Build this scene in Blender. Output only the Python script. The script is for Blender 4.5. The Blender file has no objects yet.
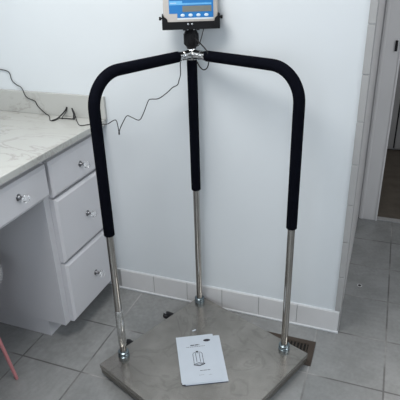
import bpy, bmesh, math, random
from mathutils import Vector, Matrix
random.seed(4)
SC = bpy.context.scene
COL = SC.collection

# ------------------------------------------------------------------ camera
cd = bpy.data.cameras.new('camera'); cam = bpy.data.objects.new('camera', cd); COL.objects.link(cam)
cam.location = (1.0746, -1.9194, 1.5845)
_y, _p, _r = -0.3675, -0.4513, -0.0287
cy_, sy_, cp_, sp_, cr_, sr_ = math.cos(_y), math.sin(_y), math.cos(_p), math.sin(_p), math.cos(_r), math.sin(_r)
fwd = Vector((sy_*cp_, cy_*cp_, sp_)); rt = Vector((cy_, -sy_, 0)); up = rt.cross(fwd)
rt, up = cr_*rt + sr_*up, -sr_*rt + cr_*up
cam.rotation_euler = Matrix((rt, up, -fwd)).transposed().to_euler()
cd.sensor_width = 36; cd.lens = 497.24/400*36; cd.clip_start = 0.05
SC.camera = cam

# ------------------------------------------------------------------ world and light
w = bpy.data.worlds.new('daylight'); SC.world = w; w.use_nodes = True
w.node_tree.nodes['Background'].inputs[0].default_value = (0.62, 0.78, 1.0, 1)
w.node_tree.nodes['Background'].inputs[1].default_value = 0.6

def area(name, loc, target, sx, sy, power, color):
    l = bpy.data.lights.new(name, 'AREA'); l.shape = 'RECTANGLE'; l.size = sx; l.size_y = sy
    l.energy = power; l.color = color
    o = bpy.data.objects.new(name, l); COL.objects.link(o); o.location = loc
    o.rotation_euler = (Vector(target)-Vector(loc)).to_track_quat('-Z', 'Y').to_euler()
    return o
area('window_daylight', (1.0, -3.45, 1.65), (1.0, 0.0, 1.45), 1.7, 1.2, 17, (0.90, 0.95, 1.0))
area('side_fill_light', (2.86, -0.75, 1.5), (0.6, -0.55, 0.2), 1.2, 1.2, 29, (0.93, 0.965, 1.0))  # fill added for right floor and drawer fronts; no window in this wall
area('ceiling_lamp_light', (0.12, -1.05, 2.46), (0.12, -1.0, 0), 0.8, 0.8, 27, (1.0, 0.975, 0.94))
area('hall_fill_light', (1.7, 0.65, 2.46), (1.6, 0.65, 0), 0.4, 0.4, 2.2, (1.0, 0.97, 0.95))  # unseen fill, added to lift the dark hallway
area('far_room_fill_light', (1.6, 1.95, 2.46), (1.6, 1.95, 0), 0.4, 0.4, 4, (1.0, 0.95, 0.90))  # unseen fill, added to brighten the brown floor past the doorway
SC.view_settings.view_transform = 'Standard'; SC.view_settings.look = 'None'
SC.view_settings.gamma = 1; SC.view_settings.use_curve_mapping = False
SC.view_settings.exposure = 0.12

# ------------------------------------------------------------------ materials
MAT = {}
def mat(name, color, rough=0.5, metal=0.0, noise=0.0, nscale=8.0, bump=0.0, bscale=60.0, trans=0.0, ior=1.45, spec=0.5, coat=0.0):
    m = bpy.data.materials.new(name); m.use_nodes = True; nt = m.node_tree; b = nt.nodes['Principled BSDF']
    b.inputs['Base Color'].default_value = (*color, 1); b.inputs['Roughness'].default_value = rough
    b.inputs['Metallic'].default_value = metal; b.inputs['Transmission Weight'].default_value = trans
    b.inputs['IOR'].default_value = ior; b.inputs['Specular IOR Level'].default_value = spec
    b.inputs['Coat Weight'].default_value = coat
    tc = nt.nodes.new('ShaderNodeTexCoord')
    if noise > 0:
        n = nt.nodes.new('ShaderNodeTexNoise'); n.inputs['Scale'].default_value = nscale; n.inputs['Detail'].default_value = 6
        nt.links.new(tc.outputs['Object'], n.inputs['Vector'])
        mr = nt.nodes.new('ShaderNodeMapRange'); mr.inputs['From Min'].default_value = 0.3; mr.inputs['From Max'].default_value = 0.7
        mr.inputs['To Min'].default_value = 1-noise; mr.inputs['To Max'].default_value = 1+noise
        nt.links.new(n.outputs['Fac'], mr.inputs['Value'])
        mx = nt.nodes.new('ShaderNodeVectorMath'); mx.operation = 'SCALE'; mx.inputs[0].default_value = color
        nt.links.new(mr.outputs['Result'], mx.inputs['Scale']); nt.links.new(mx.outputs['Vector'], b.inputs['Base Color'])
    if bump > 0:
        n2 = nt.nodes.new('ShaderNodeTexNoise'); n2.inputs['Scale'].default_value = bscale; n2.inputs['Detail'].default_value = 3
        nt.links.new(tc.outputs['Object'], n2.inputs['Vector'])
        bp = nt.nodes.new('ShaderNodeBump'); bp.inputs['Strength'].default_value = bump; bp.inputs['Distance'].default_value = 0.002
        nt.links.new(n2.outputs['Fac'], bp.inputs['Height']); nt.links.new(bp.outputs['Normal'], b.inputs['Normal'])
    MAT[name] = m; return m

mat('wall_paint', (0.645, 0.685, 0.712), 0.42, noise=0.012, nscale=3, bump=0.06, bscale=40)
mat('ceiling_paint', (0.8, 0.81, 0.82), 0.8, noise=0.01)
mat('hall_paint', (0.60, 0.59, 0.59), 0.5, noise=0.015, nscale=4)
mat('base_tile', (0.62, 0.62, 0.625), 0.3, noise=0.03, nscale=9)
mat('trim_tile', (0.36, 0.36, 0.36), 0.4, noise=0.02, nscale=9)
mat('caulk', (0.62, 0.64, 0.66), 0.5, noise=0.03, nscale=12)
mat('grout_grey', (0.30, 0.30, 0.30), 0.8, noise=0.05)
mat('cabinet_paint', (0.585, 0.585, 0.61), 0.38, noise=0.012, nscale=5)
mat('rubber', (0.012, 0.013, 0.016), 0.6, noise=0.1, nscale=20)
mat('foam', (0.0025, 0.003, 0.006), 0.9, spec=0.06, noise=0.15, nscale=60, bump=0.3, bscale=300)
mat('black_plastic', (0.006, 0.006, 0.007), 0.5, spec=0.25, noise=0.1, nscale=20)
mat('black_metal', (0.006, 0.006, 0.007), 0.5, spec=0.25, noise=0.1, nscale=15)
mat('chrome', (0.55, 0.55, 0.55), 0.10, 1.0, noise=0.03, nscale=20)
mat('dark_chrome', (0.22, 0.22, 0.23), 0.15, 1.0, noise=0.03, nscale=20)
mat('tube_steel', (0.44, 0.42, 0.395), 0.14, 1.0, noise=0.05, nscale=14)
mat('zinc', (0.22, 0.265, 0.29), 0.25, 1.0, noise=0.08, nscale=30)
mat('side_steel_darkened', (0.28, 0.27, 0.25), 0.40, 1.0, noise=0.06, nscale=14)  # darkening from the floor's reflection is put into this side colour
mat('case_steel', (0.50, 0.46, 0.42), 0.35, 0.7, noise=0.04, nscale=20)
mat('blue_panel', (0.008, 0.15, 0.42), 0.35, noise=0.04, nscale=20)
mat('light_blue', (0.12, 0.38, 0.66), 0.35, noise=0.04, nscale=20)
mat('lcd', (0.155, 0.165, 0.15), 0.2, noise=0.04, nscale=20)
mat('button_white', (0.55, 0.66, 0.75), 0.4, noise=0.02)
mat('strip_white', (0.60, 0.66, 0.70), 0.4, noise=0.02)
mat('crystal', (0.97, 0.98, 0.99), 0.12, 0.0, trans=0.92, ior=1.45, noise=0.01)
mat('paper', (0.50, 0.55, 0.61), 0.7, noise=0.015, nscale=20)
mat('ink', (0.03, 0.03, 0.04), 0.8, noise=0.05)
mat('ink_soft', (0.14, 0.15, 0.17), 0.8, noise=0.05)
mat('navy', (0.035, 0.045, 0.075), 0.5, noise=0.05)
mat('vent_brown', (0.060, 0.045, 0.035), 0.5, 0.2, noise=0.1, nscale=30)
mat('vent_dark', (0.010, 0.009, 0.008), 0.8, noise=0.1)
mat('pink_metal', (0.50, 0.20, 0.21), 0.4, noise=0.04, nscale=15)
mat('fur', (0.75, 0.75, 0.75), 0.9, noise=0.05, nscale=60)
mat('brown_floor', (0.085, 0.072, 0.058), 0.7, noise=0.2, nscale=12)
mat('dark_door', (0.33, 0.328, 0.33), 0.5, noise=0.05, nscale=6)
mat('black_gap', (0.008, 0.008, 0.008), 0.7, noise=0.05)
mat('sleeve', (0.48, 0.48, 0.47), 0.18, 0.75, noise=0.22, nscale=70)
mat('white_plastic', (0.75, 0.76, 0.77), 0.4, noise=0.02)
mat('cable', (0.012, 0.012, 0.013), 0.5, noise=0.1, nscale=30)
m = mat('lamp_glass', (0.9, 0.9, 0.9), 0.5, noise=0.01)

# floor tiles
def floor_material():
    m = bpy.data.materials.new('floor_tile'); m.use_nodes = True; nt = m.node_tree; b = nt.nodes['Principled BSDF']
    N = nt.nodes.new; L = nt.links.new
    tc = N('ShaderNodeTexCoord'); br = N('ShaderNodeTexBrick'); br.offset = 0; br.squash = 1
    for k, v in (('Scale', 1), ('Mortar Size', 0.0042), ('Mortar Smooth', 0.35), ('Bias', 0), ('Brick Width', .3048), ('Row Height', .3048)):
        br.inputs[k].default_value = v
    br.inputs['Color1'].default_value = (0.208, 0.214, 0.213, 1); br.inputs['Color2'].default_value = (0.240, 0.245, 0.244, 1)
    br.inputs['Mortar'].default_value = (0.125, 0.125, 0.123, 1)
    L(tc.outputs['Object'], br.inputs['Vector'])
    gn = N('ShaderNodeTexNoise'); gn.inputs['Scale'].default_value = 3.1; gn.inputs['Detail'].default_value = 3; L(tc.outputs['Object'], gn.inputs['Vector'])
    gr = N('ShaderNodeValToRGB'); gr.color_ramp.elements[0].position = 0.46; gr.color_ramp.elements[0].color = (0.115, 0.115, 0.113, 1)
    gr.color_ramp.elements[1].position = 0.62; gr.color_ramp.elements[1].color = (0.30, 0.30, 0.295, 1)
    L(gn.outputs['Fac'], gr.inputs[0]); L(gr.outputs['Color'], br.inputs['Mortar'])
    n = N('ShaderNodeTexNoise'); n.inputs['Scale'].default_value = 7; n.inputs['Detail'].default_value = 8; n.inputs['Roughness'].default_value = 0.65
    L(tc.outputs['Object'], n.inputs['Vector'])
    n2 = N('ShaderNodeTexNoise'); n2.inputs['Scale'].default_value = 55; n2.inputs['Detail'].default_value = 4
    L(tc.outputs['Object'], n2.inputs['Vector'])
    ad = N('ShaderNodeMath'); ad.operation = 'MULTIPLY_ADD'; ad.inputs[1].default_value = 0.4
    L(n2.outputs['Fac'], ad.inputs[0]); L(n.outputs['Fac'], ad.inputs[2])
    mr = N('ShaderNodeMapRange'); mr.inputs['From Min'].default_value = 0.56; mr.inputs['From Max'].default_value = 0.84
    mr.inputs['To Min'].default_value = 0.90; mr.inputs['To Max'].default_value = 1.13; L(ad.outputs[0], mr.inputs['Value'])
    vm = N('ShaderNodeVectorMath'); vm.operation = 'SCALE'; L(br.outputs['Color'], vm.inputs[0]); L(mr.outputs[0], vm.inputs['Scale'])
    L(vm.outputs['Vector'], b.inputs['Base Color'])
    b.inputs['Roughness'].default_value = 0.27; b.inputs['Specular IOR Level'].default_value = 0.75
    inv = N('ShaderNodeMath'); inv.operation = 'MULTIPLY_ADD'; inv.inputs[1].default_value = -1; inv.inputs[2].default_value = 1
    L(br.outputs['Fac'], inv.inputs[0])
    h = N('ShaderNodeMath'); h.operation = 'MULTIPLY_ADD'; h.inputs[1].default_value = 0.15; L(n2.outputs['Fac'], h.inputs[0]); L(inv.outputs[0], h.inputs[2])
    bp = N('ShaderNodeBump'); bp.inputs['Strength'].default_value = 0.5; bp.inputs['Distance'].default_value = 0.002
    L(h.outputs[0], bp.inputs['Height']); L(bp.outputs['Normal'], b.inputs['Normal'])
    MAT['floor_tile'] = m
floor_material()

def marble():
    m = bpy.data.materials.new('marble'); m.use_nodes = True; nt = m.node_tree; b = nt.nodes['Principled BSDF']
    N = nt.nodes.new; L = nt.links.new
    tc = N('ShaderNodeTexCoord'); mp = N('ShaderNodeMapping'); mp.inputs['Rotation'].default_value = (0.3, 0.2, 0.7); mp.inputs['Scale'].default_value = (1.0, 2.3, 1.6)
    L(tc.outputs['Object'], mp.inputs['Vector'])
    n = N('ShaderNodeTexNoise'); n.inputs['Scale'].default_value = 3.2; n.inputs['Detail'].default_value = 7; n.inputs['Roughness'].default_value = 0.6; n.inputs['Distortion'].default_value = 0.8
    L(mp.outputs[0], n.inputs['Vector'])
    s = N('ShaderNodeMath'); s.operation = 'SUBTRACT'; s.inputs[1].default_value = 0.5; L(n.outputs['Fac'], s.inputs[0])
    a = N('ShaderNodeMath'); a.operation = 'ABSOLUTE'; L(s.outputs[0], a.inputs[0])
    cr = N('ShaderNodeValToRGB'); e = cr.color_ramp.elements
    e[0].position = 0; e[0].color = (0.345, 0.338, 0.32, 1); e[1].position = 0.03; e[1].color = (0.44, 0.445, 0.425, 1)
    L(a.outputs[0], cr.inputs[0])
    n3 = N('ShaderNodeTexNoise'); n3.inputs['Scale'].default_value = 2.0; L(tc.outputs['Object'], n3.inputs['Vector'])
    mx = N('ShaderNodeMix'); mx.data_type = 'RGBA'; mx.inputs['B'].default_value = (0.46, 0.465, 0.445, 1)
    r2 = N('ShaderNodeMapRange'); r2.inputs['From Min'].default_value = 0.42; r2.inputs['From Max'].default_value = 0.6; L(n3.outputs['Fac'], r2.inputs['Value'])
    L(r2.outputs[0], mx.inputs['Factor']); L(cr.outputs['Color'], mx.inputs['A'])
    L(mx.outputs['Result'], b.inputs['Base Color']); b.inputs['Roughness'].default_value = 0.22
    MAT['marble'] = m
marble()

def brushed():
    m = bpy.data.materials.new('platform_steel'); m.use_nodes = True; nt = m.node_tree; b = nt.nodes['Principled BSDF']
    N = nt.nodes.new; L = nt.links.new
    tc = N('ShaderNodeTexCoord')
    n = N('ShaderNodeTexNoise'); n.inputs['Scale'].default_value = 11; n.inputs['Detail'].default_value = 4; n.inputs['Roughness'].default_value = 0.5
    L(tc.outputs['Object'], n.inputs['Vector'])
    cr = N('ShaderNodeValToRGB'); e = cr.color_ramp.elements
    e[0].position = 0.3; e[0].color = (0.325, 0.308, 0.285, 1); e[1].position = 0.7; e[1].color = (0.42, 0.40, 0.37, 1)
    L(n.outputs['Fac'], cr.inputs[0])
    w2 = N('ShaderNodeTexNoise'); w2.inputs['Scale'].default_value = 6.5; w2.inputs['Detail'].default_value = 5; w2.inputs['Distortion'].default_value = 1.2; L(tc.outputs['Object'], w2.inputs['Vector'])
    sb = N('ShaderNodeMath'); sb.operation = 'SUBTRACT'; sb.inputs[1].default_value = 0.5; L(w2.outputs['Fac'], sb.inputs[0])
    ab = N('ShaderNodeMath'); ab.operation = 'ABSOLUTE'; L(sb.outputs[0], ab.inputs[0])
    vr = N('ShaderNodeMapRange'); vr.inputs['From Max'].default_value = 0.03; vr.inputs['To Min'].default_value = 0.84; vr.inputs['To Max'].default_value = 1.0; L(ab.outputs[0], vr.inputs['Value'])
    vs = N('ShaderNodeVectorMath'); vs.operation = 'SCALE'; L(cr.outputs['Color'], vs.inputs[0]); L(vr.outputs[0], vs.inputs['Scale']); L(vs.outputs['Vector'], b.inputs['Base Color'])
    mr = N('ShaderNodeMapRange'); mr.inputs['To Min'].default_value = 0.20; mr.inputs['To Max'].default_value = 0.30; L(n.outputs['Fac'], mr.inputs['Value'])
    L(mr.outputs[0], b.inputs['Roughness']); b.inputs['Metallic'].default_value = 0.9
    MAT['platform_steel'] = m
brushed()

# ------------------------------------------------------------------ mesh helpers
def box(bm, x0, x1, y0, y1, z0, z1, bev=0.0, M=None, seg=2):
    t = bmesh.new(); bmesh.ops.create_cube(t, size=1)
    for v in t.verts: v.co = Vector(((x0+x1)/2+v.co.x*(x1-x0), (y0+y1)/2+v.co.y*(y1-y0), (z0+z1)/2+v.co.z*(z1-z0)))
    if bev > 0: bmesh.ops.bevel(t, geom=t.edges[:], offset=bev, segments=seg, affect='EDGES', profile=0.6)
    merge(bm, t, M)
def merge(bm, t, M=None):
    if M is not None: bmesh.ops.transform(t, matrix=M, verts=t.verts)
    mp = {v: bm.verts.new(v.co) for v in t.verts}
    for f in t.faces:
        try: bm.faces.new([mp[v] for v in f.verts])
        except ValueError: pass
    t.free()
def smooth_path(pts, n=8):
    P = [Vector(p) for p in pts]; out = []
    for i in range(len(P)-1):
        p0 = P[max(i-1, 0)]; p1 = P[i]; p2 = P[i+1]; p3 = P[min(i+2, len(P)-1)]
        for k in range(n):
            t = k/n
            out.append(0.5*((2*p1)+(p2-p0)*t+(2*p0-5*p1+4*p2-p3)*t*t+(-p0+3*p1-3*p2+p3)*t**3))
    out.append(P[-1]); return out
def tube(bm, pts, r, seg=20, caps=True):
    P = [Vector(p) for p in pts]; n = len(P)
    rr = r if isinstance(r, (list, tuple)) else [r]*n
    T = [(P[min(i+1, n-1)]-P[max(i-1, 0)]).normalized() for i in range(n)]
    a = Vector((0, 0, 1)) if abs(T[0].z) < .9 else Vector((1, 0, 0))
    u = T[0].cross(a).normalized(); rings = []
    for i in range(n):
        u = (u-T[i]*u.dot(T[i])).normalized(); v = T[i].cross(u)
        rings.append([bm.verts.new(P[i]+(u*math.cos(2*math.pi*k/seg)+v*math.sin(2*math.pi*k/seg))*rr[i]) for k in range(seg)])
    for i in range(n-1):
        for k in range(seg):
            bm.faces.new((rings[i][k], rings[i][(k+1) % seg], rings[i+1][(k+1) % seg], rings[i+1][k]))
    if caps: bm.faces.new(rings[0][::-1]); bm.faces.new(rings[-1])
def lathe(bm, prof, seg=28, M=None, sides_flat=False):
    """profile of (radius, height) turned about z"""
    t = bmesh.new(); rings = []
    for r, z in prof:
        rings.append([t.verts.new((r*math.cos(2*math.pi*k/seg), r*math.sin(2*math.pi*k/seg), z)) for k in range(seg)])
    for i in range(len(prof)-1):
        for k in range(seg): t.faces.new((rings[i][k], rings[i][(k+1) % seg], rings[i+1][(k+1) % seg], rings[i+1][k]))
    t.faces.new(rings[0][::-1]); t.faces.new(rings[-1]); merge(bm, t, M)
def prism(bm, poly, z0, z1, bev=0.0, M=None):
    t = bmesh.new(); lo = [t.verts.new((*p, z0)) for p in poly]; hi = [t.verts.new((*p, z1)) for p in poly]; n = len(poly)
    t.faces.new(lo[::-1]); t.faces.new(hi)
    for k in range(n): t.faces.new((lo[k], lo[(k+1) % n], hi[(k+1) % n], hi[k]))
    bmesh.ops.recalc_face_normals(t, faces=t.faces)
    if bev > 0: bmesh.ops.bevel(t, geom=t.edges[:], offset=bev, segments=2, affect='EDGES')
    merge(bm, t, M)
def wpos(o):
    v = Vector((0, 0, 0)); M = Matrix.Identity(4)
    while o is not None: M = o.matrix_basis @ M; o = o.parent
    return M
def obj(name, bm, m, parent=None, smooth=False, origin=None, label=None):
    """bm in world coordinates; the object keeps its parent's frame"""
    bmesh.ops.recalc_face_normals(bm, faces=bm.faces)
    if parent is not None: bmesh.ops.transform(bm, matrix=wpos(parent).inverted(), verts=bm.verts)
    elif origin is not None: bmesh.ops.translate(bm, vec=-Vector(origin), verts=bm.verts)
    me = bpy.data.meshes.new(name); bm.to_mesh(me); bm.free()
    if smooth:
        me.polygons.foreach_set('use_smooth', [True]*len(me.polygons))
        me.set_sharp_from_angle(angle=math.radians(40))
    me.materials.append(MAT[m]); o = bpy.data.objects.new(name, me); COL.objects.link(o)
    if parent is not None: o.parent = parent
    elif origin is not None: o.location = origin
    if label: o['label'] = label
    return o
def thing(name, loc, label, cat, group=None):
    o = bpy.data.objects.new(name, None); COL.objects.link(o); o.location = loc; o.empty_display_size = 0.05
    o['label'] = label; o['category'] = cat
    if group: o['group'] = group
    return o
def tag(o, label, cat, group=None):
    o['label'] = label; o['category'] = cat
    if group: o['group'] = group
    return o
def struct(name, bm, m, parent=None):
    o = obj(name, bm, m, parent)
    if parent is None: o['kind'] = 'structure'
    return o
B = bmesh.new

# ------------------------------------------------------------------ the room
XL, XR, YF, ZC = -0.765, 2.9, -3.5, 2.5
b = B(); box(b, XL-.1, XR+.1, YF-.1, 1.215, -0.06, 0); struct('floor', b, 'floor_tile')
b = B(); box(b, 0.9, XR+.1, 1.215, 2.75, -0.06, 0.002); o = struct('floor_hall', b, 'brown_floor')
b = B(); box(b, XL-.1, 1.005, 0.0, 0.13, 0, ZC); struct('wall_back', b, 'wall_paint')
b = B(); box(b, 0.905, 1.005, 0.13, 1.2, 0, ZC); struct('wall_hall', b, 'hall_paint')
b = B(); box(b, XL-.1, XL, YF, 0.0, 0, ZC); struct('wall_left', b, 'wall_paint')
b = B(); box(b, XR, XR+.1, YF, 2.75, 0, ZC); struct('wall_right', b, 'wall_paint')
b = B()
box(b, XL-.1, 0.1, YF-.1, YF, 0, ZC); box(b, 1.9, XR+.1, YF-.1, YF, 0, ZC)
box(b, 0.1, 1.9, YF-.1, YF, 0, 0.95); box(b, 0.1, 1.9, YF-.1, YF, 2.3, ZC); struct('wall_front', b, 'wall_paint')
b = B()
for x0, x1, z0, z1 in ((0.1, 1.9, .95, .99), (0.1, 1.9, 2.26, 2.3), (0.1, .14, .99, 2.26), (1.86, 1.9, .99, 2.26), (.98, 1.02, .99, 2.26)):
    box(b, x0, x1, YF-.08, YF-.03, z0, z1, .003)
struct('window_1', b, 'white_plastic')
b = B(); box(b, XL-.1, XR+.1, YF-.1, 2.85, ZC, ZC+.06); struct('ceiling', b, 'ceiling_paint')
# hallway doorway : casing, header, far wall
b = B(); box(b, 0.9, 1.115, 1.2, 1.33, 0, ZC)
box(b, 1.95, XR, 1.2, 1.33, 0, ZC); box(b, 1.115, 1.95, 1.2, 1.33, 2.08, ZC); struct('wall_doorway', b, 'hall_paint')
b = B(); box(b, 1.012, 1.117, 1.186, 1.2, 0.0, 2.12, .003); box(b, 1.112, 1.124, 1.180, 1.33, 0.0, 2.09, .004); box(b, 1.02, 1.034, 1.182, 1.19, 0, 2.1, .003)
struct('trim_1', b, 'hall_paint')
b = B(); box(b, 1.0, XR, 2.62, 2.75, 0, ZC); struct('wall_far', b, 'dark_door')
b = B(); box(b, 0.905, 1.0, 1.33, 2.75, 0, ZC); struct('wall_passage', b, 'hall_paint')
d = B(); box(d, 1.02, 1.192, 2.585, 2.62, 0.02, 2.05, .004); o = struct('door_1', d, 'dark_door')
d = B(); box(d, 1.204, 1.98, 2.585, 2.62, 0.02, 2.05, .004); struct('door_2', d, 'dark_door')
d = B(); box(d, 1.190, 1.206, 2.60, 2.625, 0.02, 2.05); struct('trim_5', d, 'black_gap')
# door catch on the casing
t = B(); box(t, 1.086, 1.101, 1.176, 1.186, 1.085, 1.145, .003); o = obj('strike_plate', t, 'black_metal', origin=(1.085, 1.18, 1.08))
tag(o, 'small black latch plate high on the grey doorway casing', 'latch')
# threshold between the tiles and the brown floor
b = B(); box(b, 1.124, 1.95, 1.19, 1.235, 0, 0.009, .003); struct('trim_2', b, 'grout_grey')

# tile baseboard, each tile with a rounded top, caulk below
bb = B()
xs = [-0.125, 0.068, 0.254, 0.440, 0.627, 0.812, 1.005]
for a, c in zip(xs[:-1], xs[1:]): box(bb, a+.0012, c-.0012, -0.010, 0.0, 0.004, 0.115, .003)
base = struct('baseboard_back', bb, 'base_tile')
g = B(); box(g, -0.16, 1.0055, -0.0075, 0.0, 0.0, 0.112); struct('grout_line', g, 'grout_grey', base)
g = B(); box(g, -0.16, 1.008, -0.0155, -0.0, 0.0, 0.009, .003); box(g, -.16, 1.004, -.0075, 0, .1135, .119, .002)
struct('caulk_bead', g, 'caulk', base)
# bullnose tiles up the wall end: front strip and hallway return
tt = B(); zs = [0.119, .305, .483, .660, .838, 1.013, 1.190, 1.365, 1.542, 1.72, 1.9, 2.08, 2.26, 2.45]
for a, c in zip(zs[:-1], zs[1:]):
    box(tt, 0.983, 1.009, -0.006, 0.003, a+.001, c-.001, .0025)
struct('trim_3', tt, 'trim_tile')
tt = B()
for a, c in zip(zs[:-1], zs[1:]):
    box(tt, 1.003, 1.009, 0.004, 0.11, a+.012, c+.010, .0025)
box(tt, 1.003, 1.009, 0.0, 0.11, .004, .119, .002)
struct('trim_4', tt, 'trim_tile')
# small dark anchor in the hallway tile
a = B(); lathe(a, [(.0001, 0), (.013, 0), (.013, .0006), (.0001, .0008)], 20, Matrix.Translation((1.074, .407, 0.0002)))
o = obj('floor_anchor', a, 'base_tile', origin=(1.074, .407, 0)); tag(o, 'small dark anchor hole ringed by pale patch in hallway floor tile', 'floor anchor')
a = B(); lathe(a, [(.0001, .001), (.009, .001), (.007, .003), (.0001, .0035)], 16, Matrix.Translation((1.074, .407, 0)))
obj('anchor_hole', a, 'vent_dark', o, label='dark centre')

# ------------------------------------------------------------------ drawer cabinet, desk and worktop
XF = -0.160   # frame front
cab = thing('drawer_cabinet', (-.45, -.24, 0), 'white painted three drawer base cabinet with glass knobs against back wall', 'cabinet')
b = B(); box(b, XL+.001, XF, -.462, -.002, .092, .9075, .001)
box(b, XL+.001, -.262, -.455, -.002, 0, .092)
obj('body', b, 'cabinet_paint', cab)
def crystal_knob(parent, x, y, z):
    R = Matrix.Translation((x, y, z)) @ Matrix.Rotation(math.pi/2, 4, 'Y')
    b = B(); lathe(b, [(.0001, 0), (.0135, 0), (.0135, .003), (.009, .006), (.0055, .014), (.006, .024), (.0001, .0242)], 20, R)
    k = obj('knob', b, 'dark_chrome', parent, smooth=True, label='round chrome knob base')
    b = B(); lathe(b, [(.0001, .0243), (.009, .0243), (.0150, .029), (.0158, .037), (.013, .044), (.007, .0475), (.0001, .048)], 8, R)
    return k, b
def drawer(parent, y0, y1, z0, z1, ky, kz):
    b = B(); t = bmesh.new(); x0, x1 = XF-.001+.0015, -.138
    bmesh.ops.create_cube(t, size=1)
    for v in t.verts: v.co = Vector(((x0+x1)/2+v.co.x*(x1-x0), (y0+y1)/2+v.co.y*(y1-y0), (z0+z1)/2+v.co.z*(z1-z0)))
    fr = max(t.faces, key=lambda f: f.calc_center_median().x)
    r = bmesh.ops.inset_region(t, faces=[fr], thickness=.018, depth=0)
    for v in fr.verts: v.co.x += .009
    merge(b, t)
    d = obj('drawer', b, 'cabinet_paint', parent)
    k, gb = crystal_knob(d, -.131, ky, kz)
    obj('glass_ball', gb, 'crystal', d, label='clear faceted glass knob')
    return d
drawer(cab, -.428, -.030, .727, .882, -.226, .800)
drawer(cab, -.428, -.030, .414, .716, -.222, .558)
drawer(cab, -.428, -.030, .096, .403, -.222, .236)
apron = thing('desk_drawer_unit', (-.45, -.77, .742), 'white knee hole drawer box with glass knob under the marble worktop', 'desk drawer')
b = B(); box(b, -.62, XF, -1.09, -.4625, .742, .9075, .001); obj('body', b, 'cabinet_paint', apron)
b = B()
drawer(apron, -.83, -.446, .746, .882, -.628, .822)
side = thing('desk_side_panel', (-.45, -1.12, 0), 'white end panel carrying the near end of the marble worktop', 'panel')
b = B(); box(b, XL+.001, XF, -1.13, -1.0905, 0, .9075, .002); obj('panel', b, 'cabinet_paint', side)

top = thing('worktop', (-.44, -.56, .908), 'white marble worktop with grey veins and low splashback along the back wall', 'countertop')
b = B(); box(b, XL+.001, -.113, -1.16, -.001, .9085, .937, .004); obj('slab', b, 'marble', top)
b = B(); box(b, XL+.001, -.106, -.0165, -.001, .9372, 1.042, .002); obj('splashback', b, 'marble', top)

# ------------------------------------------------------------------ the handrail scale
ang = 1.1798; ex = Vector((math.cos(ang), math.sin(ang))); ey = Vector((-ex.y, ex.x))
BC = Vector((.3305, -.0165)); WA, WB = .628, .622
PL, PR = BC-ex*WA, BC-ey*WB; PF = BC-ex*WA-ey*WB
ctr = (BC+PF)/2
scale = thing('handrail_scale', (ctr.x, ctr.y, 0), 'floor weighing scale with steel platform, black foam handrails and blue digital indicator', 'scale')
FR = Matrix(((ex.x, ey.x, 0, BC.x), (ex.y, ey.y, 0, BC.y), (0, 0, 1, 0), (0, 0, 0, 1)))
ZT = .0611
b = B(); box(b, -WA, 0, -WB, 0, ZT-.020, ZT, .0022, FR, 3); plat = obj('platform', b, 'platform_steel', scale)
b = B(); box(b, -WA+.003, -.003, -WB+.003, -.003, .014, ZT-.0204, .0012, FR); obj('base_frame', b, 'side_steel_darkened', plat)
for u, v in ((-.06, -.06), (-WA+.06, -.06), (-.06, -WB+.06), (-WA+.06, -WB+.06)):
    b = B(); lathe(b, [(.0001, 0), (.02, 0), (.02, .008), (.008, .0105), (.008, .0138), (.0001, .0138)], 18, FR @ Matrix.Translation((u, v, 0)))
    obj('foot', b, 'rubber', plat)
# two black levelling pads sticking out past the left edge
for px, py in ((.203, -.150), (.112, -.392)):
    b = B(); P = Vector((px, py)); dirn = Vector((ex.y, -ex.x))
    lathe(b, [(.0001, 0), (.021, 0), (.022, .007), (.019, .015), (.012, .018), (.0001, .019)], 22, Matrix.Translation((px, py, 0)))
    tube(b, [(px, py, .014), (px+dirn.x*.03, py+dirn.y*.03+.004, .022), (px+dirn.x*.085, py+dirn.y*.085, .026)], [.013, .010, .007], 10)
    f = obj('stabiliser_pad', b, 'rubber', plat, smooth=True)
    b = B(); lathe(b, [(.0001, .019), (.007, .019), (.007, .024), (.0001, .025)], 12, Matrix.Translation((px-.006, py-.004, 0))); obj('bolt', b, 'chrome', f)

LP, RP, BP = Vector((.163, -.515)), Vector((.803, -.254)), Vector((.342, -.061))
ZR = 1.2515; RB = .118; RT = .0145; RF = .0205; ZF = .653
def path(P):
    d = (BP-P); L = d.length; d = d/L
    pts = [Vector((P.x, P.y, z)) for z in (ZT+.002, .3, ZF, .9, ZR-RB)]
    for k in range(1, 15):
        a = k/14*math.pi/2
        h = RB*(1-math.cos(a)); z = ZR-RB+RB*math.sin(a)
        pts.append(Vector((P.x+d.x*h, P.y+d.y*h, z)))
    pts.append(Vector((BP.x-d.x*.15, BP.y-d.y*.15, ZR))); pts.append(Vector((BP.x-d.x*.076, BP.y-d.y*.076, ZR)))
    return pts
def collar(P, parent):
    b = B(); M = Matrix.Translation((P.x, P.y, ZT))
    lathe(b, [(.0146, 0.0003), (.0245, .0003), (.0245, .004), (.0225, .005), (.0225, .011), (.0205, .013), (.0235, .015), (.0235, .022), (.020, .025), (.0146, .0255)], 6*5, M)
    obj('collar', b, 'zinc', parent, smooth=True, label='bright zinc threaded collar')
posts = []
for P in (LP, RP):
    pts = path(P); b = B(); tube(b, pts, RT, 24); p = obj('handrail', b, 'tube_steel', scale, smooth=True); posts.append(p)
    b = B(); fp = pts[2:]; e = (fp[-1]-fp[-2]).normalized(); fp[-1] = fp[-1]-e*.004
    q = [fp[0], fp[0]+Vector((0, 0, .003))]+fp[1:]; rr = [RF-.003]+[RF]*(len(q)-1)
    tube(b, q, rr, 28); obj('foam_grip', b, 'foam', p, smooth=True, label='black foam sleeve')
    collar(P, p)
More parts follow.
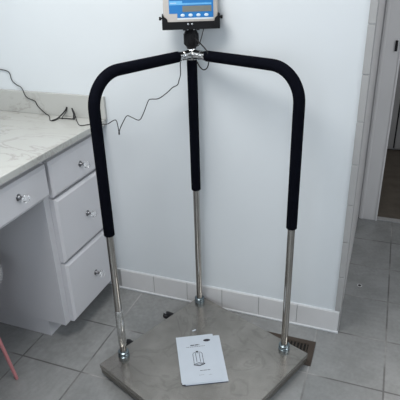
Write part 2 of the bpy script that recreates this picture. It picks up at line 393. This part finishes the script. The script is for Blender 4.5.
b = B(); tube(b, [(BP.x, BP.y, ZT+.002), (BP.x, BP.y, 1.27)], RT, 24); p = obj('handrail', b, 'tube_steel', scale, smooth=True)
b = B(); tube(b, [(BP.x, BP.y, ZF+.015), (BP.x, BP.y, ZF+.018), (BP.x, BP.y, 1.228)], [RF-.003, RF, RF], 28); obj('foam_grip', b, 'foam', p, smooth=True, label='black foam sleeve')
collar(BP, p)
# clear label sleeve low on the left rail
b = B(); tube(b, [(LP.x, LP.y, z) for z in (.118, .121, .297, .300)], [.0150, .0168, .0168, .0150], 24)
obj('clear_sleeve', b, 'sleeve', posts[0], smooth=True, label='pale glossy sleeve on lower tube')
# chrome joint where the three rails meet
b = B(); jc = Vector((BP.x, BP.y, ZR))
for P in (LP, RP):
    d = (BP-P).normalized(); a = jc-Vector((d.x, d.y, 0))*.080; c = jc-Vector((d.x, d.y, 0))*.002
    tube(b, [a, a+(c-a)*.14, a+(c-a)*.16, a+(c-a)*.34, a+(c-a)*.36, a+(c-a)*.5, a+(c-a)*.52, a+(c-a)*.8, c], [.0190, .0190, .0162, .0162, .0182, .0182, .0165, .0185, .0175], 20)
    bo = a+(c-a)*.43+Vector((.395, -.918, 0))*.017
    lathe(b, [(.0001, 0), (.0065, 0), (.0065, .005), (.0001, .006)], 6, Matrix.Translation(bo) @ Vector((.395, -.918, 0)).to_track_quat('Z', 'Y').to_matrix().to_4x4())
tube(b, [(BP.x, BP.y, ZR-.024), (BP.x, BP.y, ZR-.019), (BP.x, BP.y, ZR+.016), (BP.x, BP.y, ZR+.024)], [.0165, .0185, .0185, .0165], 20)
vn = Vector((.395, -.918, 0)).normalized()
for s in (-1, 1):
    c = jc+vn*.012+Vector((vn.y, -vn.x, 0))*(-.016*s)+Vector((0, 0, .002))
    lathe(b, [(.0001, 0), (.0085, 0), (.0085, .006), (.005, .009), (.0001, .009)], 6, Matrix.Translation(c) @ vn.to_track_quat('Z', 'Y').to_matrix().to_4x4())
obj('rail_joint', b, 'chrome', scale, smooth=True, label='chrome three way fitting')

# indicator head
DH = Matrix.Translation((BP.x, BP.y, 0)) @ Matrix(((-vn.y, -vn.x, 0, 0), (vn.x, -vn.y, 0, 0), (0, 0, 1, 0), (0, 0, 0, 1)))  # x right, y away, z up
b = B(); lathe(b, [(.0001, 1.268), (.016, 1.268), (.018, 1.274), (.0205, 1.280), (.026, 1.286), (.0275, 1.300), (.0270, 1.328), (.0235, 1.336), (.0200, 1.343), (.019, 1.352), (.0001, 1.352)], 24, DH)
for k in range(12):
    a = k*math.pi/6; tube(b, [DH @ Vector((.0262*math.cos(a), .0262*math.sin(a), z)) for z in (1.288, 1.328)], .003, 6)
obj('swivel_mount', b, 'black_plastic', scale, smooth=True)
b = B()
box(b, -.108, .108, -.046, .050, 1.3525, 1.3575, .001, DH)
box(b, -.108, .108, -.0485, -.0455, 1.3485, 1.3765, .001, DH)
box(b, -.108, .108, .046, .050, 1.3575, 1.372, .001, DH)
for s in (-1, 1):
    t = B(); prism(t, [(-.046, 1.355), (.046, 1.355), (.040, 1.375), (.016, 1.401), (-.030, 1.401), (-.046, 1.396)], .1055*s-.0022, .1055*s+.0022, .001)
    merge(b, t, DH @ Matrix(((0, 0, 1, 0), (1, 0, 0, 0), (0, 1, 0, 0), (0, 0, 0, 1))))
    t = B(); prism(t, [(.098*s, 1.357), (.1075*s, 1.357), (.1075*s, 1.402), (.1015*s, 1.402), (.1005*s, 1.395), (.0945*s, 1.392), (.0885*s, 1.386), (.0865*s, 1.376), (.0865*s, 1.357)], .0458, .0495)
    merge(b, t, DH @ Matrix(((1, 0, 0, 0), (0, 0, -1, 0), (0, 1, 0, 0), (0, 0, 0, 1))))
brk = obj('mounting_bracket', b, 'black_metal', scale)
for s in (-1, 1):
    b = B(); lathe(b, [(.0001, 0), (.0035, 0), (.0035, .003), (.0065, .0035), (.0065, .010), (.0055, .011), (.0001, .011)], 12, DH @ Matrix.Translation((.1078*s, -.030, 1.388)) @ Matrix.Rotation(s*math.pi/2, 4, 'Y'))
    obj('clamp_knob', b, 'black_plastic', brk)
for s in (-.009, .006):
    b = B(); lathe(b, [(.0001, 0), (.0042, 0), (.0035, .003), (.0001, .0032)], 12, DH @ Matrix.Translation((s-.002, -.0487, 1.3675)) @ Matrix.Rotation(math.pi/2, 4, 'X'))
    obj('screw', b, 'chrome', brk)
for sx in (-.026, .026):
    b = B(); lathe(b, [(.0001, 0), (.006, 0), (.006, .008), (.0001, .008)], 6, DH @ Matrix.Translation((sx, -.034, 1.3440))); obj('nut', b, 'black_metal', brk)
for sx in (-.014, .012):
    b = B(); lathe(b, [(.0001, 0), (.0045, 0), (.0045, .007), (.0001, .007)], 6, DH @ Matrix.Translation((sx, -.034, 1.3450))); obj('nut', b, 'chrome', brk, label='bright steel nut')
tilt = DH @ Matrix.Translation((0, -.032, 1.3735)) @ Matrix.Rotation(math.radians(-10), 4, 'X')
b = B(); box(b, -.1015, .1015, 0, .060, -.011, .152, .004, tilt, 3); ind = obj('indicator', b, 'case_steel', scale, label='steel cased digital weight indicator')
def facebox(x0, x1, z0, z1, y, th=.0008, bm=None):
    bm = bm or B(); box(bm, x0, x1, -y-th, -y, z0, z1, 0, tilt); return bm
kb = B(); prism(kb, [(-.050, .0145), (.085, .0145), (.085, .146), (-.080, .146), (-.080, .030), (-.050, .030)], .0001, .0012)
t2 = kb; kp = B(); merge(kp, t2, tilt @ Matrix(((1, 0, 0, 0), (0, 0, -1, 0), (0, 1, 0, 0), (0, 0, 0, 1))))
keypad = obj('keypad', kp, 'blue_panel', ind, label='blue keypad overlay')
obj('keypad_stripe', facebox(-.050, .085, .0090, .0142, .0001, .0012), 'strip_white', ind, label='white lower band')
bm = facebox(-.078, -.030, .060, .074, .0012, .0005); bm = facebox(-.076, -.044, .096, .100, .0012, .0005, bm); bm = facebox(-.030, .078, .060, .066, .0012, .0005, bm)
bm = facebox(-.070, .078, .108, .130, .0012, .0005, bm)
obj('light_panel', bm, 'light_blue', ind, label='lighter blue printed area')
bm = facebox(-.075, -.052, .066, .0675, .0018, .0003); obj('print_line', bm, 'strip_white', ind)
obj('display_frame', facebox(-.033, .081, .034, .058, .0012, .0004), 'blue_panel', ind)
obj('display_screen', facebox(-.030, .078, .0355, .0565, .0016, .0006), 'lcd', ind, label='grey green liquid crystal display')
for kx in (-.030, -.0005, .029, .0585):
    b = B(); t = bmesh.new(); bmesh.ops.create_uvsphere(t, u_segments=16, v_segments=8, radius=1)
    bmesh.ops.transform(t, matrix=tilt @ Matrix.Translation((kx, -.0014, .0235)) @ Matrix.Diagonal((.0080, .0016, .0056, 1)), verts=t.verts); merge(b, t)
    bt = obj('button', b, 'button_white', ind, smooth=True, label='oval pale button')
# signal cable looping behind the joint
b = B(); cp = smooth_path([(.402, -.080, 1.352), (.395, -.094, 1.315), (.384, -.088, 1.292), (.369, -.080, 1.283)], 6); tube(b, cp, .0018, 8)
tube(b, smooth_path([(.368, -.088, 1.315), (.384, -.098, 1.306), (.405, -.108, 1.291), (.424, -.112, 1.272), (.431, -.112, 1.245), (.424, -.108, 1.214), (.406, -.102, 1.201), (.385, -.090, 1.210), (.370, -.078, 1.226)], 6), .0024, 8)
obj('signal_cable', b, 'cable', ind, smooth=True, label='black looped cable')

# ------------------------------------------------------------------ power cord
pts = [(-.760, -.006, 1.139), (-.727, -.006, 1.138), (-.656, -.006, 1.136), (-.619, -.006, 1.130), (-.608, -.006, 1.117), (-.604, -.006, 1.090), (-.585, -.006, 1.071), (-.549, -.012, 1.056),
 (-.528, -.024, 1.028), (-.514, -.022, 1.012), (-.478, -.022, 1.000), (-.466, -.021, .976), (-.430, -.022, .945), (-.395, -.040, .9395), (-.352, -.095, .9395), (-.332, -.103, .9395), (-.325, -.080, .9395), (-.312, -.026, .965), (-.304, -.020, .982),
 (-.308, -.026, .962), (-.312, -.060, .9405), (-.300, -.055, .9395), (-.262, -.050, .9395), (-.262, -.040, .944), (-.268, -.027, .962), (-.276, -.021, .978), (-.262, -.028, .962), (-.225, -.070, .9395), (-.170, -.128, .9395), (-.135, -.103, .9395), (-.095, -.098, .943),
 (-.057, -.09, .943), (-.030, -.09, .958), (-.014, -.09, .965), (-.006, -.09, .958), (-.002, -.09, .925), (.000, -.09, .905), (.004, -.09, .922), (.024, -.09, .958), (.046, -.09, .988), (.065, -.09, .985), (.103, -.09, .974), (.126, -.09, 1.005), (.152, -.09, 1.058), (.165, -.09, 1.068), (.201, -.09, 1.073), (.242, -.09, 1.101), (.266, -.09, 1.122),
 (.288, -.09, 1.134), (.296, -.09, 1.154), (.303, -.09, 1.176), (.304, -.09, 1.215), (.312, -.098, 1.232), (.330, -.106, 1.240)]
b = B(); tube(b, smooth_path(pts, 5), .0020, 8); co = obj('power_cord', b, 'cable', smooth=True, origin=(-.2, -.09, .937))
tag(co, 'thin black power cord kinked along the wall and across marble worktop', 'cord')
b = B()
for pp, rr_ in (([(-.334, -.103, .9410), (-.326, -.070, .943), (-.312, -.030, .966), (-.304, -.0208, .984)], .0030),
                ([(-.245, -.060, .9412), (-.262, -.034, .956), (-.277, -.0208, .980)], .0032),
                ([(-.330, -.062, .9412), (-.290, -.058, .9410), (-.250, -.056, .9410)], .0022),
                ([(-.0005, -.09, .900), (-.0005, -.09, .905), (-.0005, -.09, .910)], .0036)):
    b = B(); tube(b, smooth_path(pp, 5), rr_, 8); obj('cord_bundle', b, 'cable', co, smooth=True, label='doubled tied section of cord')

# ------------------------------------------------------------------ instruction booklets on the platform
def rect_from(c0, ux, uy, w_, h_, z0, z1, bm, bev=0.0, bend=0.0):
    p = [c0, c0+ux*w_, c0+ux*w_+uy*h_, c0+uy*h_]; prism(bm, [(q.x, q.y) for q in p], z0, z1, bev)
def booklet(c0, a, w_, h_, z, label, nm='instruction_booklet'):
    ux = Vector((math.cos(a), math.sin(a))); uy = Vector((math.sin(a), -math.cos(a)))
    r = thing(nm, (c0.x+ux.x*w_/2+uy.x*h_/2, c0.y+ux.y*w_/2+uy.y*h_/2, z), label, 'booklet', None)
    return r, ux, uy
Z0 = ZT+.0004
c1 = Vector((.358, -.346)); a1 = math.radians(26.5)
r, ux, uy = booklet(c1, a1, .168, .284, Z0, 'lower stapled booklet of white paper peeking out right of the top one')
b = B(); rect_from(c1+ux*-.004, ux, uy, .174, .274, Z0, Z0+.0012, b); obj('dark_sheet', b, 'navy', r, label='dark navy sheet beneath the pages')  # dark sheet under the pages, showing at left and bottom
b = B(); rect_from(c1+ux*.000, ux, uy, .172, .272, Z0+.0013, Z0+.0032, b); obj('pages', b, 'paper', r)
c2 = Vector((.338, -.350)); a2 = math.radians(27.8)
Z1 = Z0+.0034
r2, ux, uy = booklet(c2, a2, .158, .262, Z1, 'top white instruction booklet with line drawing of the scale on cover')
W2, H2 = .163, .275
b = B(); rect_from(c2, ux, uy, W2, H2, Z1, Z1+.0022, b); obj('pages', b, 'paper', r2)
b = B(); rect_from(c2-ux*.002, ux, uy, W2+.001, H2-.008, Z1+.0024, Z1+.0028, b); cover = obj('front_cover', b, 'paper', r2)
ZP = Z1+.00285
def pt(u, v): q = c2-ux*.002+ux*(u*W2)+uy*(v*(H2-.008)); return (q.x, q.y)
def seg(bm, a, c, wd):
    A, C = Vector(pt(*a)), Vector(pt(*c)); d = (C-A).normalized(); n = Vector((-d.y, d.x))*wd/2
    prism(bm, [tuple(A-n), tuple(C-n), tuple(C+n), tuple(A+n)], ZP, ZP+.0002)
b = B()   # oval logo
prism(b, [pt(.82+.095*math.cos(k*math.pi/12), .14+.030*math.sin(k*math.pi/12)) for k in range(24)][::-1], ZP, ZP+.0002); obj('logo', b, 'ink', cover, label='dark oval logo')
b = B(); random.seed(2)
def words(bm, u0, u1, v, wd, wl=.035, gap=.012):
    u = u0
    while u < u1-.01:
        e = min(u+wl*random.uniform(.5, 1.5), u1); seg(bm, (u, v), (e, v), wd); u = e+gap
words(b, .36, .60, .225, .0052, .07); obj('title_print', b, 'ink', cover, label='bold title line')
b = B(); words(b, .24, .74, .262, .0028); obj('subtitle_print', b, 'ink_soft', cover, label='small subtitle line')
b = B(); words(b, .50, .76, .795, .0034, .06); words(b, .46, .58, .885, .0016); words(b, .70, .78, .895, .0016); obj('small_print', b, 'ink_soft', cover, label='small printed lines')
b = B()   # drawing of the scale
lw = .0021
for x in (.385, .63):
    s_ = 1 if x < .5 else -1
    seg(b, (x, .64), (x-.0*s_, .43), lw); seg(b, (x, .43), (x+.025*s_, .40), lw); seg(b, (x+.025*s_, .40), (.505, .39), lw)
seg(b, (.46, .61), (.46, .41), lw); seg(b, (.555, .61), (.555, .41), lw); seg(b, (.505, .42), (.505, .385), lw)
prism(b, [pt(.475, .365), pt(.535, .365), pt(.535, .39), pt(.475, .39)][::-1], ZP, ZP+.0002)
for a_, c_ in (((.37, .655), (.50, .625)), ((.50, .625), (.66, .65)), ((.66, .65), (.52, .685)), ((.52, .685), (.37, .655)), ((.37, .665), (.52, .695)), ((.52, .695), (.66, .66)), ((.44, .655), (.6, .655))): seg(b, a_, c_, lw*1.2)
obj('scale_drawing', b, 'ink', cover, label='line drawing of handrail scale')
# glint on the platform near the booklets, modelled as a small pale oval
b = B(); t = bmesh.new(); bmesh.ops.create_uvsphere(t, u_segments=12, v_segments=6, radius=1)
bmesh.ops.transform(t, matrix=Matrix.Translation((.394, -.273, ZT+.0012)) @ Matrix.Rotation(.9, 4, 'Z') @ Matrix.Diagonal((.011, .0045, .0011, 1)), verts=t.verts); merge(b, t)
o = obj('platform_glint', b, 'paper', smooth=True, origin=(.394, -.273, ZT)); tag(o, 'tiny painted scrap on platform behind the booklets', 'glint')

# ------------------------------------------------------------------ floor vent
vent = thing('floor_vent', (.79, -.19, 0), 'brown metal floor register half hidden under right corner of platform', 'vent')
vx0, vx1, vy0, vy1 = .635, .922, -.262, -.107
b = B(); box(b, vx0, vx1, vy0, vy0+.026, .0004, .0052, .0015); box(b, vx0, vx1, vy1-.026, vy1, .0004, .0052, .0015)
box(b, vx0, vx0+.028, vy0+.0255, vy1-.0255, .0004, .0052); box(b, vx1-.028, vx1, vy0+.0255, vy1-.0255, .0004, .0052); obj('frame', b, 'vent_brown', vent)
b = B(); box(b, vx0+.028, vx1-.028, vy0+.026, vy1-.026, .0002, .0008); obj('duct_opening', b, 'vent_dark', vent, label='dark opening')
n = 15
for k in range(n):
    x = vx0+.036+(vx1-vx0-.072)*k/(n-1); b = B(); box(b, x-.0028, x+.0028, vy0+.026, vy1-.026, .0010, .0046, .0005); obj('louver', b, 'vent_brown', vent)
b = B(); box(b, vx0+.03, vx1-.03, (vy0+vy1)/2-.004, (vy0+vy1)/2+.004, .0046, .0054); obj('cross_bar', b, 'vent_brown', vent)

# ------------------------------------------------------------------ fluffy stool at the desk
SCX, SCY = -.452, -.728
stool = thing('vanity_stool', (SCX, SCY, 0), 'stool with fluffy white seat and thin pink leg beneath the desk', 'stool')
b = B(); t = bmesh.new(); bmesh.ops.create_uvsphere(t, u_segments=64, v_segments=32, radius=1)
for v in t.verts:
    n_ = v.co.copy(); sx = math.copysign(abs(n_.z)**.55, n_.z); rxy = Vector((n_.x, n_.y)); 
    L_ = rxy.length; k = (L_**.6/L_) if L_ > 1e-6 else 0
    j = 1+random.uniform(-.035, .035)
    v.co = Vector((SCX+n_.x*k*.172*j, SCY+n_.y*k*.172*j, .455+sx*.048*j))
merge(b, t); seat = obj('seat', b, 'fur', stool, smooth=True, label='fluffy white fur cushion')
b = B(); random.seed(5)
for _ in range(5200):
    a = random.uniform(0, 2*math.pi); z = random.uniform(-1, 1); s = math.sqrt(1-z*z)
    k = s**.6; P = Vector((SCX+math.cos(a)*k*.17, SCY+math.sin(a)*k*.17, .455+math.copysign(abs(z)**.55, z)*.046))
    d = Vector((math.cos(a)*(k+.1), math.sin(a)*(k+.1), z*.6-.15)).normalized()+Vector((random.uniform(-.5, .5), random.uniform(-.5, .5), random.uniform(-.6, .3)))
    d = d.normalized()*random.uniform(.012, .026); sd = Vector((-math.sin(a), math.cos(a), random.uniform(-.5, .5)))*.0009
    v = [b.verts.new(P-sd), b.verts.new(P+sd), b.verts.new(P+d)]; b.faces.new(v)
    u2 = d.cross(sd).normalized()*.0009
    v = [b.verts.new(P-u2), b.verts.new(P+u2), b.verts.new(P+d)]; b.faces.new(v)
f = obj('fur_pile', b, 'fur', seat); f['kind'] = 'stuff'
for dx, dy in ((.214, -.005), (-.112, .183), (-.102, -.188)):
    b = B(); F = Vector((SCX+dx, SCY+dy, .004)); T = Vector((SCX+dx*.55, SCY+dy*.55, .415))
    tube(b, [F-Vector((0, 0, .004)), F, T], [.0055, .007, .0095], 14); obj('leg', b, 'pink_metal', stool, smooth=True, label='thin pink leg')
b = B(); lathe(b, [(.0001, .402), (.13, .402), (.13, .414), (.0001, .414)], 32, Matrix.Translation((SCX, SCY, 0))); obj('seat_plate', b, 'pink_metal', stool)
